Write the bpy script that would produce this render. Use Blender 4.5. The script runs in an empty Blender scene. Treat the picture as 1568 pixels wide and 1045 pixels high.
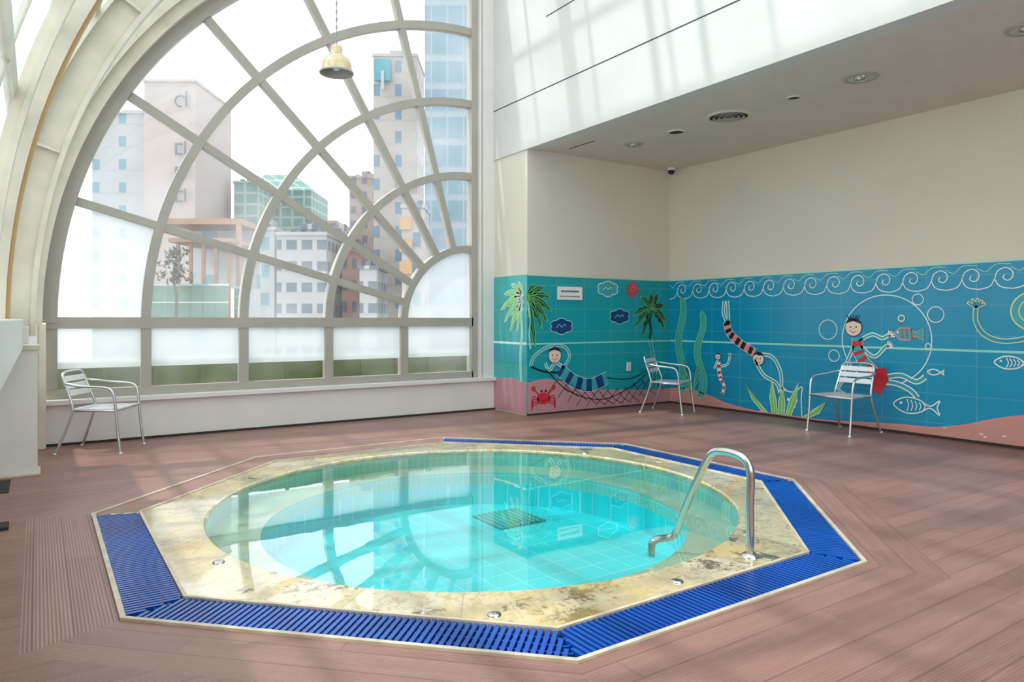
import bpy, bmesh, math, random
from mathutils import Vector, Matrix
random.seed(3)
S=bpy.context.scene
try:
    S.view_settings.view_transform='Standard'
except Exception as e: print(e)
pi=math.pi
# ------------------------------------------------------------------ materials
def nmat(name):
    m=bpy.data.materials.new(name); m.use_nodes=True
    nt=m.node_tree; nt.nodes.clear()
    o=nt.nodes.new('ShaderNodeOutputMaterial')
    return m,nt,o
def MA(nt,op,a,b=None,c=None):
    n=nt.nodes.new('ShaderNodeMath'); n.operation=op
    for i,v in enumerate((a,b,c)):
        if v is None: continue
        if isinstance(v,(int,float)): n.inputs[i].default_value=v
        else: nt.links.new(v,n.inputs[i])
    return n.outputs[0]
def MIX(nt,f,a,b):
    n=nt.nodes.new('ShaderNodeMix'); n.data_type='RGBA'
    for i,v in ((0,f),(6,a),(7,b)):
        if isinstance(v,(int,float)): n.inputs[i].default_value=v
        elif isinstance(v,tuple): n.inputs[i].default_value=(v[0],v[1],v[2],1)
        else: nt.links.new(v,n.inputs[i])
    return n.outputs[2]
def BS(nt,o,col,rough=.5,metal=0,bump=None,bs=.2,coat=0,spec=.5,bd=.01):
    p=nt.nodes.new('ShaderNodeBsdfPrincipled')
    if isinstance(col,tuple): p.inputs['Base Color'].default_value=(col[0],col[1],col[2],1)
    else: nt.links.new(col,p.inputs['Base Color'])
    if isinstance(rough,(int,float)): p.inputs['Roughness'].default_value=rough
    else: nt.links.new(rough,p.inputs['Roughness'])
    p.inputs['Metallic'].default_value=metal
    p.inputs['Specular IOR Level'].default_value=spec
    p.inputs['Coat Weight'].default_value=coat
    p.inputs['Coat Roughness'].default_value=.03
    if bump is not None:
        b=nt.nodes.new('ShaderNodeBump'); b.inputs['Strength'].default_value=bs; b.inputs['Distance'].default_value=bd
        nt.links.new(bump,b.inputs['Height']); nt.links.new(b.outputs[0],p.inputs['Normal'])
    nt.links.new(p.outputs[0],o.inputs[0]); return p
def NOISE(nt,scale,detail=3,vec=None,rough=.5):
    n=nt.nodes.new('ShaderNodeTexNoise'); n.inputs['Scale'].default_value=scale; n.inputs['Detail'].default_value=detail
    n.inputs['Roughness'].default_value=rough
    if vec is None:
        t=nt.nodes.new('ShaderNodeTexCoord'); vec=t.outputs['Object']
    nt.links.new(vec,n.inputs['Vector']); return n.outputs['Fac']
def RAMP(nt,f,a,b):
    n=nt.nodes.new('ShaderNodeMapRange'); n.inputs[1].default_value=a; n.inputs[2].default_value=b
    nt.links.new(f,n.inputs[0]); return n.outputs[0]
def lin(r,g,b):
    f=lambda c:(c/255/12.92) if c/255<=.04045 else ((c/255+.055)/1.055)**2.4
    return (f(r),f(g),f(b))
def plain(name,c,rough=.5,metal=0,var=.06,sc=3,coat=0,spec=.5):
    m,nt,o=nmat(name)
    n=RAMP(nt,NOISE(nt,sc),.3,.7)
    BS(nt,o,MIX(nt,n,tuple(x*(1-var) for x in c),tuple(min(1,x*(1+var)) for x in c)),rough,metal,coat=coat,spec=spec)
    return m
M={}
M['wall']=plain('white_plaster',lin(228,226,218),.6,var=.03)
M['wallcream']=plain('cream_plaster',lin(218,212,197),.6,var=.03,sc=1)
M['upper']=plain('white_panel_paint',lin(224,222,218),.45,var=.03)
M['upwall']=plain('white_upper_panel',lin(208,207,204),.4,var=.04,sc=1.2)
M['ceil']=plain('ceiling_paint',lin(214,206,196),.7,var=.03)
M['frame']=plain('greige_window_frame',lin(168,163,154),.4)
M['steel']=plain('cream_steel_paint',lin(212,206,190),.4,var=.08,sc=5)
M['gold']=plain('ochre_timber_edge',lin(190,158,108),.5)
M['dark']=plain('dark_gap',(.03,.025,.025),.8)
M['metal']=plain('brushed_stainless',(.55,.55,.53),.16,1,var=.04)
M['alu']=plain('aluminium_tube',(.7,.71,.73),.28,1,var=.04)
M['aluslat']=plain('aluminium_slat',(.82,.83,.85),.4,.5,var=.04)
M['slatblue']=plain('blue_grating_plastic',lin(4,74,164),.25,var=.3,sc=1.2)
M['chanblue']=plain('channel_dark_blue',lin(4,20,70),.4)
M['border']=plain('beige_stone_edge',lin(200,188,165),.4,var=.2,sc=8)
M['deckplain']=plain('deck_infill',lin(148,112,102),.5,var=.1,sc=6)
M['white']=plain('white_plastic',(.85,.85,.84),.4)
M['lampcream']=plain('enamel_cream',lin(208,192,158),.2,.35,var=.1)
M['lens']=plain('lamp_lens',(.5,.52,.5),.2)
M['green']=plain('olive_planter',lin(104,120,66),.6,var=.3,sc=4)

def glassmat(name,tint,haze,hazecol=(.9,.93,.95)):
    m,nt,o=nmat(name)
    tr=nt.nodes.new('ShaderNodeBsdfTransparent'); tr.inputs[0].default_value=(*tint,1)
    gl=nt.nodes.new('ShaderNodeBsdfGlossy'); gl.inputs['Roughness'].default_value=.02
    tl=nt.nodes.new('ShaderNodeBsdfTranslucent'); tl.inputs[0].default_value=(*hazecol,1)
    lw=nt.nodes.new('ShaderNodeLayerWeight'); lw.inputs[0].default_value=.5
    f=MA(nt,'MULTIPLY_ADD',MA(nt,'POWER',lw.outputs['Facing'],5),.6,.04)
    hz=nt.nodes.new('ShaderNodeMixShader')
    if haze<.5:
        h=MA(nt,'MULTIPLY',RAMP(nt,NOISE(nt,.9,4),.35,.75),haze*2); nt.links.new(h,hz.inputs[0])
    else: hz.inputs[0].default_value=haze
    nt.links.new(tr.outputs[0],hz.inputs[1]); nt.links.new(tl.outputs[0],hz.inputs[2])
    mx=nt.nodes.new('ShaderNodeMixShader'); nt.links.new(f,mx.inputs[0])
    nt.links.new(hz.outputs[0],mx.inputs[1]); nt.links.new(gl.outputs[0],mx.inputs[2])
    nt.links.new(mx.outputs[0],o.inputs[0]); return m
M['glass']=glassmat('window_glass',(.95,.97,.97),.16)
M['vglass']=glassmat('vault_glass',(.9,.95,.95),.3,(.70,.84,.86))
M['frost']=glassmat('frosted_glass',(.9,.93,.95),.8,(.84,.9,.92))
M['haze']=glassmat('hazy_glass',(.9,.93,.95),.6,(.84,.9,.93))

# water
m,nt,o=nmat('pool_water')
tr=nt.nodes.new('ShaderNodeBsdfTransparent'); tr.inputs[0].default_value=(.82,.99,.985,1)
gl=nt.nodes.new('ShaderNodeBsdfGlossy'); gl.inputs['Roughness'].default_value=0
lw=nt.nodes.new('ShaderNodeLayerWeight'); lw.inputs[0].default_value=.5
b=nt.nodes.new('ShaderNodeBump'); b.inputs['Strength'].default_value=.035; b.inputs['Distance'].default_value=.02
nt.links.new(NOISE(nt,2.2,2),b.inputs['Height']); nt.links.new(b.outputs[0],gl.inputs['Normal'])
f=MA(nt,'MULTIPLY_ADD',MA(nt,'POWER',lw.outputs['Facing'],2.8),.92,.05)
mx=nt.nodes.new('ShaderNodeMixShader'); nt.links.new(f,mx.inputs[0]); nt.links.new(tr.outputs[0],mx.inputs[1]); nt.links.new(gl.outputs[0],mx.inputs[2])
nt.links.new(mx.outputs[0],o.inputs[0]); M['water']=m

def gridmask(nt,u,v,w,h,gu,gv):
    fu=MA(nt,'FRACT',MA(nt,'DIVIDE',u,w)); fv=MA(nt,'FRACT',MA(nt,'DIVIDE',v,h))
    a=MA(nt,'LESS_THAN',fu,gu/w); c=MA(nt,'LESS_THAN',fv,gv/h)
    return MA(nt,'MAXIMUM',a,c)
def xyz(nt,src='Object'):
    t=nt.nodes.new('ShaderNodeTexCoord'); s=nt.nodes.new('ShaderNodeSeparateXYZ'); nt.links.new(t.outputs[src],s.inputs[0]); return s.outputs
# pool tile
m,nt,o=nmat('pool_floor_tile'); q=xyz(nt)
g=gridmask(nt,MA(nt,'ADD',q[0],20),MA(nt,'ADD',q[1],20),.2,.2,.008,.008)
c=MIX(nt,RAMP(nt,NOISE(nt,1.5),.3,.7),lin(30,218,228),lin(55,230,236))
BS(nt,o,MIX(nt,MA(nt,'MULTIPLY',g,.7),c,lin(175,246,248)),.3); M['pooltile']=m
m,nt,o=nmat('pool_wall_tile'); q=xyz(nt)
ang=MA(nt,'ARCTAN2',q[1],q[0])
g=gridmask(nt,MA(nt,'MULTIPLY',MA(nt,'ADD',ang,10),1.83),MA(nt,'ADD',q[2],5.02),.06,.11,.006,.006)
BS(nt,o,MIX(nt,g,lin(140,214,200),lin(206,236,226)),.3); M['bandtile']=m
# coping stone
def stone(name,ca,cb,stain):
    m,nt,o=nmat(name)
    n1=RAMP(nt,NOISE(nt,2.0,6,rough=.65),.38,.62); n3=NOISE(nt,16,6,rough=.7)
    c=MIX(nt,n1,ca,cb)
    q=xyz(nt); ang=MA(nt,'ARCTAN2',q[1],q[0])
    a2=MA(nt,'MULTIPLY',MA(nt,'ADD',ang,10),24/(2*pi)); fr=MA(nt,'FRACT',a2)
    wn=nt.nodes.new('ShaderNodeTexWhiteNoise'); wn.noise_dimensions='1D'; nt.links.new(MA(nt,'FLOOR',a2),wn.inputs['W'])
    c=MIX(nt,MA(nt,'MULTIPLY',RAMP(nt,wn.outputs['Value'],.3,.9),.75),c,lin(218,214,198))
    c=MIX(nt,MA(nt,'MULTIPLY',RAMP(nt,n3,.45,.72),.4*stain),c,lin(172,144,90))
    t=nt.nodes.new('ShaderNodeTexCoord')
    def mp(l,s=(1,1,1)):
        z=nt.nodes.new('ShaderNodeMapping'); z.inputs['Location'].default_value=l; z.inputs['Scale'].default_value=s; nt.links.new(t.outputs['Object'],z.inputs[0]); return z.outputs[0]
    nv=NOISE(nt,3.2,8,mp((2,7,0)),.62); vein=MA(nt,'SUBTRACT',1,RAMP(nt,MA(nt,'ABSOLUTE',MA(nt,'SUBTRACT',nv,.5)),0,.018))
    c=MIX(nt,MA(nt,'MULTIPLY',vein,.45*stain),c,lin(146,108,60))
    nv=NOISE(nt,1.8,9,mp((12,1,0)),.7); vein=MA(nt,'SUBTRACT',1,RAMP(nt,MA(nt,'ABSOLUTE',MA(nt,'SUBTRACT',nv,.5)),0,.010))
    c=MIX(nt,MA(nt,'MULTIPLY',vein,.6*stain),c,lin(110,96,70))
    n5=NOISE(nt,1.5,6,mp((9,3,0)),.65)
    c=MIX(nt,MA(nt,'MULTIPLY',RAMP(nt,n5,.55,.65),.6*stain),c,lin(150,150,140))
    # older, dirtier stone towards the entry side of the pool
    dirt=RAMP(nt,q[1],1.2,-1.9)
    n4=NOISE(nt,2.3,10,mp((5.3,1.7,0)),.8)
    th_=MA(nt,'MULTIPLY_ADD',dirt,-.07,.60)
    dk=RAMP(nt,MA(nt,'SUBTRACT',n4,th_),0,.04)
    c=MIX(nt,MA(nt,'MULTIPLY',dk,stain*.9),c,lin(58,52,34))
    n6=NOISE(nt,1.1,4,mp((3,8,0)),.6)
    c=MIX(nt,MA(nt,'MULTIPLY',MA(nt,'MULTIPLY',RAMP(nt,n6,.42,.6),dirt),.6*stain),c,lin(206,172,84))
    c=MIX(nt,MA(nt,'MULTIPLY',MA(nt,'LESS_THAN',fr,.012),.5),c,lin(150,135,95))
    BS(nt,o,c,.2,coat=1,bump=n3,bs=.03); return m
M['stone']=stone('coping_marble',lin(214,192,132),lin(218,208,168),1.0)
M['ledge']=stone('submerged_ledge_stone',lin(196,204,160),lin(212,216,185),.3)
# deck : UV u along board, v across
m,nt,o=nmat('composite_decking')
q=xyz(nt,'UV'); bw=.145
row=MA(nt,'FLOOR',MA(nt,'DIVIDE',q[1],bw)); fv=MA(nt,'FRACT',MA(nt,'DIVIDE',q[1],bw))
wn=nt.nodes.new('ShaderNodeTexWhiteNoise'); wn.noise_dimensions='1D'; nt.links.new(row,wn.inputs['W'])
u2=MA(nt,'ADD',MA(nt,'DIVIDE',q[0],2.8),MA(nt,'MULTIPLY',wn.outputs['Value'],7))
seg=MA(nt,'FLOOR',u2)
wn2=nt.nodes.new('ShaderNodeTexWhiteNoise'); wn2.noise_dimensions='2D'
cb=nt.nodes.new('ShaderNodeCombineXYZ'); nt.links.new(row,cb.inputs[0]); nt.links.new(seg,cb.inputs[1]); nt.links.new(cb.outputs[0],wn2.inputs['Vector'])
gap=MA(nt,'MAXIMUM',MA(nt,'LESS_THAN',fv,.03),MA(nt,'LESS_THAN',MA(nt,'FRACT',u2),.0015))
rid=MA(nt,'SINE',MA(nt,'MULTIPLY',q[1],2*pi/.0145))
cb2=nt.nodes.new('ShaderNodeCombineXYZ'); nt.links.new(MA(nt,'MULTIPLY',q[0],1.2),cb2.inputs[0]); nt.links.new(MA(nt,'MULTIPLY',q[1],14),cb2.inputs[1])
st=NOISE(nt,1.5,5,cb2.outputs[0],.6)
c=MIX(nt,wn2.outputs['Value'],lin(136,98,89),lin(152,112,102))
c=MIX(nt,MA(nt,'MULTIPLY',RAMP(nt,st,.4,.75),.4),c,lin(174,142,130))
c=MIX(nt,MA(nt,'MULTIPLY',RAMP(nt,rid,-.2,-1),.35),c,lin(96,66,60))
c=MIX(nt,MA(nt,'MULTIPLY',gap,.65),c,lin(68,43,38))
BS(nt,o,c,.36,bump=rid,bs=.25,bd=.002); M['deck']=m
# mural tile bases
def tilemat(name,ca,cb,ax):
    m,nt,o=nmat(name); q=xyz(nt)
    g=gridmask(nt,MA(nt,'ADD',q[ax],20.05),MA(nt,'ADD',q[2],20.0),.5,.32,.008,.008)
    c=MIX(nt,RAMP(nt,NOISE(nt,.8),.3,.7),ca,cb)
    BS(nt,o,MIX(nt,MA(nt,'MULTIPLY',g,.35),c,lin(120,195,205)),.22); return m
M['tileR']=tilemat('mural_tile_blue',lin(0,140,182),lin(4,154,192),1)
M['tileP']=tilemat('mural_tile_teal',lin(6,152,164),lin(20,162,174),0)
M['tileLit']=tilemat('mural_tile_teal_sunlit',lin(60,172,172),lin(70,182,182),1)  # side-face teal, lightened so the colour carries the sun on it
for k,c in dict(pW=(235,245,240),pRed=(205,45,55),pBlack=(20,25,35),pGreen=(120,205,110),pDkGreen=(15,85,62),pNavy=(20,60,120),
                pSkin=(236,215,200),pYel=(225,225,150),pPink=(238,140,140),pSand=(190,142,150),pSandR=(206,148,136),pTeal=(50,170,180),pMint=(150,225,205)).items():
    M[k]=plain('paint_'+k[1:].lower(),lin(*c),.3,var=.05)

# ------------------------------------------------------------------ mesh helpers
class B:
    def __init__(s,name,mats):
        s.bm=bmesh.new(); s.name=name; s.mats=mats; s.uv=None
    def mi(s,k):
        if k not in s.mats: s.mats.append(k)
        return s.mats.index(k)
    def face(s,pts,k,smooth=False):
        f=s.bm.faces.new([s.bm.verts.new(p) for p in pts]); f.material_index=s.mi(k); f.smooth=smooth; return f
    def box(s,a,b,k,M4=None):
        x0,y0,z0=a; x1,y1,z1=b
        P=[Vector(p) for p in [(x0,y0,z0),(x1,y0,z0),(x1,y1,z0),(x0,y1,z0),(x0,y0,z1),(x1,y0,z1),(x1,y1,z1),(x0,y1,z1)]]
        if M4: P=[M4@p for p in P]
        v=[s.bm.verts.new(p) for p in P]; i=s.mi(k)
        for q in [(0,3,2,1),(4,5,6,7),(0,1,5,4),(1,2,6,5),(2,3,7,6),(3,0,4,7)]:
            f=s.bm.faces.new([v[j] for j in q]); f.material_index=i
    def tube(s,pts,r,k,n=10,cap=True,closed=False):
        pts=[Vector(p) for p in pts]; N=len(pts); i=s.mi(k)
        rings=[]; up=None
        for j,p in enumerate(pts):
            if closed: t=(pts[(j+1)%N]-pts[j-1]).normalized()
            else: t=(pts[min(j+1,N-1)]-pts[max(j-1,0)]).normalized()
            if up is None:
                up=Vector((0,0,1)) if abs(t.z)<.9 else Vector((1,0,0))
            up=(up-t*up.dot(t)).normalized(); sd=t.cross(up)
            rr=r[j] if isinstance(r,list) else r
            rings.append([s.bm.verts.new(p+(up*math.cos(2*pi*a/n)+sd*math.sin(2*pi*a/n))*rr) for a in range(n)])
        R=range(N) if closed else range(N-1)
        for j in R:
            A=rings[j]; C=rings[(j+1)%N]
            for a in range(n):
                f=s.bm.faces.new([A[a],A[(a+1)%n],C[(a+1)%n],C[a]]); f.material_index=i; f.smooth=True
        if cap and not closed:
            for A in (rings[0],rings[-1]):
                f=s.bm.faces.new(A); f.material_index=i
    def lathe(s,prof,c,k,n=32):
        i=s.mi(k); rings=[[s.bm.verts.new((c[0]+r*math.cos(2*pi*a/n),c[1]+r*math.sin(2*pi*a/n),c[2]+z)) for a in range(n)] for r,z in prof]
        for A,C in zip(rings,rings[1:]):
            for a in range(n):
                f=s.bm.faces.new([A[a],A[(a+1)%n],C[(a+1)%n],C[a]]); f.material_index=i; f.smooth=True
    def arc(s,cx,cz,r0,r1,a0,a1,y0,y1,k,n=48):
        i=s.mi(k); prev=None
        for j in range(n+1):
            a=a0+(a1-a0)*j/n; cs,sn=-math.cos(a),math.sin(a)
            q=[s.bm.verts.new((cx+cs*r,y,cz+sn*r)) for r,y in ((r0,y0),(r1,y0),(r1,y1),(r0,y1))]
            if prev:
                for e in range(4):
                    f=s.bm.faces.new([prev[e],prev[(e+1)%4],q[(e+1)%4],q[e]]); f.material_index=i
            else: s.bm.faces.new(q).material_index=i
            prev=q
        s.bm.faces.new(prev).material_index=i
    def done(s,loc=(0,0,0),rz=0,parent=None,recalc=True,bevel=0):
        if recalc: bmesh.ops.recalc_face_normals(s.bm,faces=s.bm.faces[:])
        me=bpy.data.meshes.new(s.name); s.bm.to_mesh(me); s.bm.free()
        for k in s.mats: me.materials.append(M[k])
        ob=bpy.data.objects.new(s.name,me); S.collection.objects.link(ob)
        ob.location=loc; ob.rotation_euler=(0,0,rz)
        if parent: ob.parent=parent
        if bevel:
            md=ob.modifiers.new('bev','BEVEL'); md.width=bevel; md.segments=2; md.limit_method='ANGLE'
        return ob
def empty(name,loc=(0,0,0)):
    e=bpy.data.objects.new(name,None); S.collection.objects.link(e); e.location=loc; e.empty_display_size=.1; return e
def cat(P,n=8,closed=False):
    P=[Vector(p) for p in P]; out=[]; N=len(P)
    for i in range(N if closed else N-1):
        if closed: a,b,c,d=P[i-1],P[i],P[(i+1)%N],P[(i+2)%N]
        else: a,b,c,d=P[max(i-1,0)],P[i],P[i+1],P[min(i+2,N-1)]
        for j in range(n):
            t=j/n; out.append(.5*((2*b)+(c-a)*t+(2*a-5*b+4*c-d)*t*t+(3*b-a-3*c+d)*t**3))
    if not closed: out.append(P[-1])
    return out

XW=8.17; XP=5.47; YB=8.68; YP=7.8; ZC=3.6; CX=5.12; CZ=1.26
# ------------------------------------------------------------------ pool
PC=(2.68,4.465); AP=2.38
def octa(ap):
    R=ap/math.cos(pi/8); return [(R*math.cos(pi/8+k*pi/4),R*math.sin(pi/8+k*pi/4)) for k in range(8)]
fl=B('floor',['deck']); uvs=[]
def uvface(b,pts,ax,k='deck',off=(0,0)):
    f=b.face(pts,k); ax=Vector(ax).normalized(); ay=Vector((-ax.y,ax.x))
    uvs.append((f,[(ax.dot(Vector(p[:2]))+off[0],ay.dot(Vector(p[:2]))+off[1]) for p in pts]))
fo=octa(AP+.36); F=[(PC[0]+a,PC[1]+c) for a,c in fo]
x0,x1,y0,y1=-3.2,XW+.05,-3.2,YB+.05
def P3(p,z=0): return (p[0],p[1],z)
polys=[[F[7],(x1,F[7][1]),(x1,F[0][1]),F[0]],
 [F[0],(x1,F[0][1]),(x1,y1),(F[1][0],y1),F[1]],
 [F[1],(F[1][0],y1),(F[2][0],y1),F[2]],
 [F[2],(F[2][0],y1),(x0,y1),(x0,F[3][1]),F[3]],
 [F[3],(x0,F[3][1]),(x0,F[4][1]),F[4]],
 [F[4],(x0,F[4][1]),(x0,y0),(F[5][0],y0),F[5]],
 [F[5],(F[5][0],y0),(F[6][0],y0),F[6]],
 [F[6],(F[6][0],y0),(x1,y0),(x1,F[7][1]),F[7]]]
for p in polys: uvface(fl,[P3(a) for a in p],(1,0),off=(20,20))
i1=octa(AP+.002); I1=[(PC[0]+a,PC[1]+c) for a,c in i1]
for k in range(8):
    a,b2=F[k],F[(k+1)%8]; c,d=I1[(k+1)%8],I1[k]
    uvface(fl,[P3(a),P3(b2),P3(c),P3(d)],(b2[0]-a[0],b2[1]-a[1]),off=(40+k*3,20.03))
uvl=fl.bm.loops.layers.uv.new('UVMap')
for f,uv in uvs:
    for l,u in zip(f.loops,uv): l[uvl].uv=u
fl.done(recalc=False)
pool=empty('swimming_pool',(PC[0],PC[1],0))
def ringfill(b,out,inn,z,k):
    n=len(out)
    for i in range(n):
        b.face([(*out[i],z),(*out[(i+1)%n],z),(*inn[(i+1)%n],z),(*inn[i],z)],k)
cp=B('coping',['stone','border'])
NC=96; RW=1.83
def octpt(ap,t):
    k=round(t/(pi/4)); d=t-k*pi/4; r=ap/math.cos(d); return (r*math.cos(t),r*math.sin(t))
th=[i*2*pi/NC for i in range(NC)]
out=[octpt(2.10,t) for t in th]
inn=[(RW*math.cos(t),RW*math.sin(t)) for t in th]
inn2=[((RW+.012)*math.cos(t),(RW+.012)*math.sin(t)) for t in th]
ringfill(cp,out,inn2,.004,'stone'); 
for i in range(NC):
    j=(i+1)%NC
    cp.face([(*inn2[i],.004),(*inn2[j],.004),(*inn[j],-.004),(*inn[i],-.004)],'stone')
    cp.face([(*out[i],.004),(*out[j],.004),(*out[j],-.1),(*out[i],-.1)],'border')
    cp.face([(*inn[i],-.004),(*inn[j],-.004),(*inn[j],-.04),(*inn[i],-.04)],'stone')
cp.done(parent=pool)
bd=B('edge_borders',['border'])
for apa,apb in ((2.10,2.118),(2.362,2.385)):
    o1=octa(apb); o2=octa(apa)
    ringfill(bd,o1,o2,.012,'border')
    for q in (o1,o2):
        for k in range(8): bd.face([(*q[k],.012),(*q[(k+1)%8],.012),(*q[(k+1)%8],-.1),(*q[k],-.1)],'border')
bd.done(parent=pool)
sh=B('basin',['bandtile','ledge','pooltile'])
def cyl(b,r,za,zb,k):
    for i in range(NC):
        j=(i+1)%NC
        b.face([(r*math.cos(th[i]),r*math.sin(th[i]),za),(r*math.cos(th[j]),r*math.sin(th[j]),za),(r*math.cos(th[j]),r*math.sin(th[j]),zb),(r*math.cos(th[i]),r*math.sin(th[i]),zb)],k,True)
R2=1.5
cyl(sh,RW,-.04,-.15,'bandtile')
ringfill(sh,inn,[(R2*math.cos(t),R2*math.sin(t)) for t in th],-.15,'ledge')
cyl(sh,R2,-.15,-.26,'bandtile'); cyl(sh,R2,-.26,-.45,'pooltile')
sh.face([(R2*math.cos(t),R2*math.sin(t),-.45) for t in th],'pooltile')
sh.done(parent=pool)
w=B('water',['water']); w.face([((RW)*math.cos(t),(RW)*math.sin(t),-.008) for t in th],'water'); w.done(parent=pool)
M['draincol']=plain('drain_green',lin(95,185,180),.4)
M['draindk']=plain('drain_dark',lin(50,135,135),.5)
d=B('floor_drain_grate',['draincol','draindk'])
dx,dy=3.42-PC[0],5.16-PC[1]
d.box((dx-.23,dy-.23,-.45),(dx+.23,dy+.23,-.44),'draindk')
for i in range(9):
    d.box((dx-.23+i*.0535,dy-.23,-.44),(dx-.23+i*.0535+.032,dy+.23,-.43),'draincol')
d.done(parent=pool)
for i,(a,c) in enumerate([(1.66,2.62),(2.62,2.45),(3.55,2.75),(.8,4.0),(4.4,5.3)]):
    q=B('inlet_cap_%d'%i,['metal']); q.lathe([(0,.014),(.018,.014),(.03,.010),(.032,.003)],(a-PC[0],c-PC[1],0),'metal',24); q.done(parent=pool)
# grating
gr=B('grating',['slatblue','chanblue','deckplain','border'])
oo=octa(2.362); oi=octa(2.118)
for k in range(8):
    a=Vector(oi[k]); b2=Vector(oi[(k+1)%8]); c=Vector(oo[(k+1)%8]); d2=Vector(oo[k])
    mid=(a+b2)/2; nrm=mid.normalized(); tan=(b2-a).normalized()
    if k in (1,2):
        gr.face([(*a,.004),(*b2,.004),(*c,.004),(*d2,.004)],'deckplain'); continue
    gr.face([(*a,-.05),(*b2,-.05),(*c,-.05),(*d2,-.05)],'chanblue')
    L=(d2-c).length; p=.031; n=int(L/p)
    A=math.atan2(nrm.y,nrm.x)
    for i in range(n):
        t=-L/2+(i+.5)*L/n
        r0,r1=2.120,2.360
        if abs(t)>r0*math.tan(pi/8)-.01: r0=min(r1,(abs(t)+.012)/math.tan(pi/8))
        if r1-r0<.02: continue
        gr.box((r0,t-.0095,-.02),(r1,t+.0095,.004),'slatblue',Matrix.Rotation(A,4,'Z'))
    for rr in (2.18,2.24,2.30):
        h=rr*math.tan(pi/8)
        gr.box((rr-.006,-h,-.03),(rr+.006,h,-.004),'slatblue',Matrix.Rotation(A,4,'Z'))
gr.done(parent=pool)
# handrail
hr=B('pool_grab_rail',['metal'])
pts=[(3.23,2.49,.0),(3.23,2.49,.12),(3.23,2.49,.3),(3.235,2.49,.43),(3.235,2.505,.50),(3.235,2.555,.54),(3.235,2.67,.55),(3.235,2.75,.53),(3.237,2.80,.47),(3.24,2.88,.33),(3.25,2.99,.12),(3.26,3.05,.0),(3.25,3.08,-.04),(3.22,3.10,-.05),(3.16,3.11,-.05),(3.12,3.12,-.07),(3.11,3.12,-.148)]
hr.tube(cat(pts,6),.0225,'metal',16)
hr.lathe([(.0,.025),(.03,.025),(.045,.015),(.05,.003)],(3.23,2.49,.0),'metal',24)
hr.done()

# ------------------------------------------------------------------ shell
b=B('wall_right',['wallcream']); b.box((XW,-3.2,0),(XW+.2,YB+.2,ZC+.3),'wallcream'); b.done()
b=B('pillar',['wallcream']); b.box((XP,YP,0),(XW,YB+.2,ZC),'wallcream'); b.done()
b=B('ceiling',['ceil']); b.box((XP+.02,-3.2,ZC),(XW+.2,YB+.2,ZC+.25),'ceil'); b.done()
b=B('wall_upper',['upwall','dark','wall']); b.box((XP-.02,-3.2,ZC-.015),(XP+.2,YB+.2,7),'upwall')
b.box((XP-.023,-3.2,4.28),(XP-.02,YB,4.292),'dark'); b.box((XP-.023,-3.2,5.2),(XP-.02,7.35,5.212),'dark'); b.box((XP-.023,7.35,4.292),(XP-.02,7.36,7),'wall')
b.done()
b=B('wall_window_side',['wall','upper','frame']); b.box((CX+.1,YB-.06,.46),(XP,YB+.2,6.8),'upper'); b.box((CX+.13,YB-.064,.47),(CX+.145,YB-.06,6.6),'frame')
b.box((-.3,YB-.06,0),(XP,YB+.2,.46),'upper'); b.done()
b=B('trim_window_sill',['upper','frame']); b.box((-.2,YB-.12,.42),(XP,YB+.02,.47),'upper'); b.done(bevel=.005)
b=B('wall_rear',['wall']); b.box((-3.2,-3.4,0),(XW+.2,-3.2,.9),'wall'); b.box((5.3,-3.4,.9),(XW+.2,-3.2,7),'wall'); b.done()  # unseen rear wall, large opening left in it to let light in
for n,A,C in (('baseboard_window',(-.1,YB-.075,0),(XP,YB-.06,.025)),('baseboard_right',(XW-.014,-3.2,0),(XW,YP,.03)),('baseboard_pillar',(XP-.012,YP-.014,0),(XW-.014,YP,.025))):
    b=B(n,['dark']); b.box(A,C,'dark'); b.done()
b=B('wall_left_annex',['wall']); b.box((-3.4,-3.2,0),(-3.2,2.2,3.2),'wall'); b.box((-3.4,2.0,0),(-.3,2.2,3.2),'wall'); b.box((-3.4,-3.4,3.2),(.2,2.2,3.35),'wall'); b.done()
b=B('wall_left',['upper','steel']); b.box((-.42,2.2,0),(-.30,YB,1.02),'upper'); b.box((-.38,2.2,1.06),(-.1,7.10,1.30),'upper'); b.box((-.12,6.9,1.1),(-.06,7.10,1.24),'upper'); b.done(bevel=.008)
# window
win=empty('window_1',(CX,YB,CZ))
fr=B('frame',['frame']); yf0,yf1=YB,YB+.12
rings=[1.035,2.07,3.10,4.13]
for r in rings: fr.arc(CX,CZ,r-.05,r+.05,0,pi/2,yf0+.01,yf1,'frame')
fr.arc(CX,CZ,4.95,5.08,0,pi/2,yf0-.02,yf1+.02,'frame',64)
for k in range(1,6):
    a=k*pi/12; Mx=Matrix.Translation((CX,0,CZ))@Matrix.Rotation(a,4,'Y')
    fr.box((-4.97,yf0+.015,-.042),(-1.0,yf1-.01,.042),'frame',Mx)
fr.box((CX-5.05,yf0-.01,CZ-.06),(CX+.02,yf1,CZ+.06),'frame')
fr.box((CX,yf0-.01,.47),(CX+.1,yf1+.02,6.4),'frame')
fr.box((CX-5.05,yf0-.01,.47),(CX+.02,yf1,.56),'frame')
for r in rings+[5.0]: fr.box((CX-r-.05,yf0,.5),(CX-r+.05,yf1-.005,CZ),'frame')
fr.bm.transform(Matrix.Translation((-CX,-YB,-CZ))); fr.done(parent=win)
g=B('glazing',['glass','frost']); yg=.06
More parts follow.
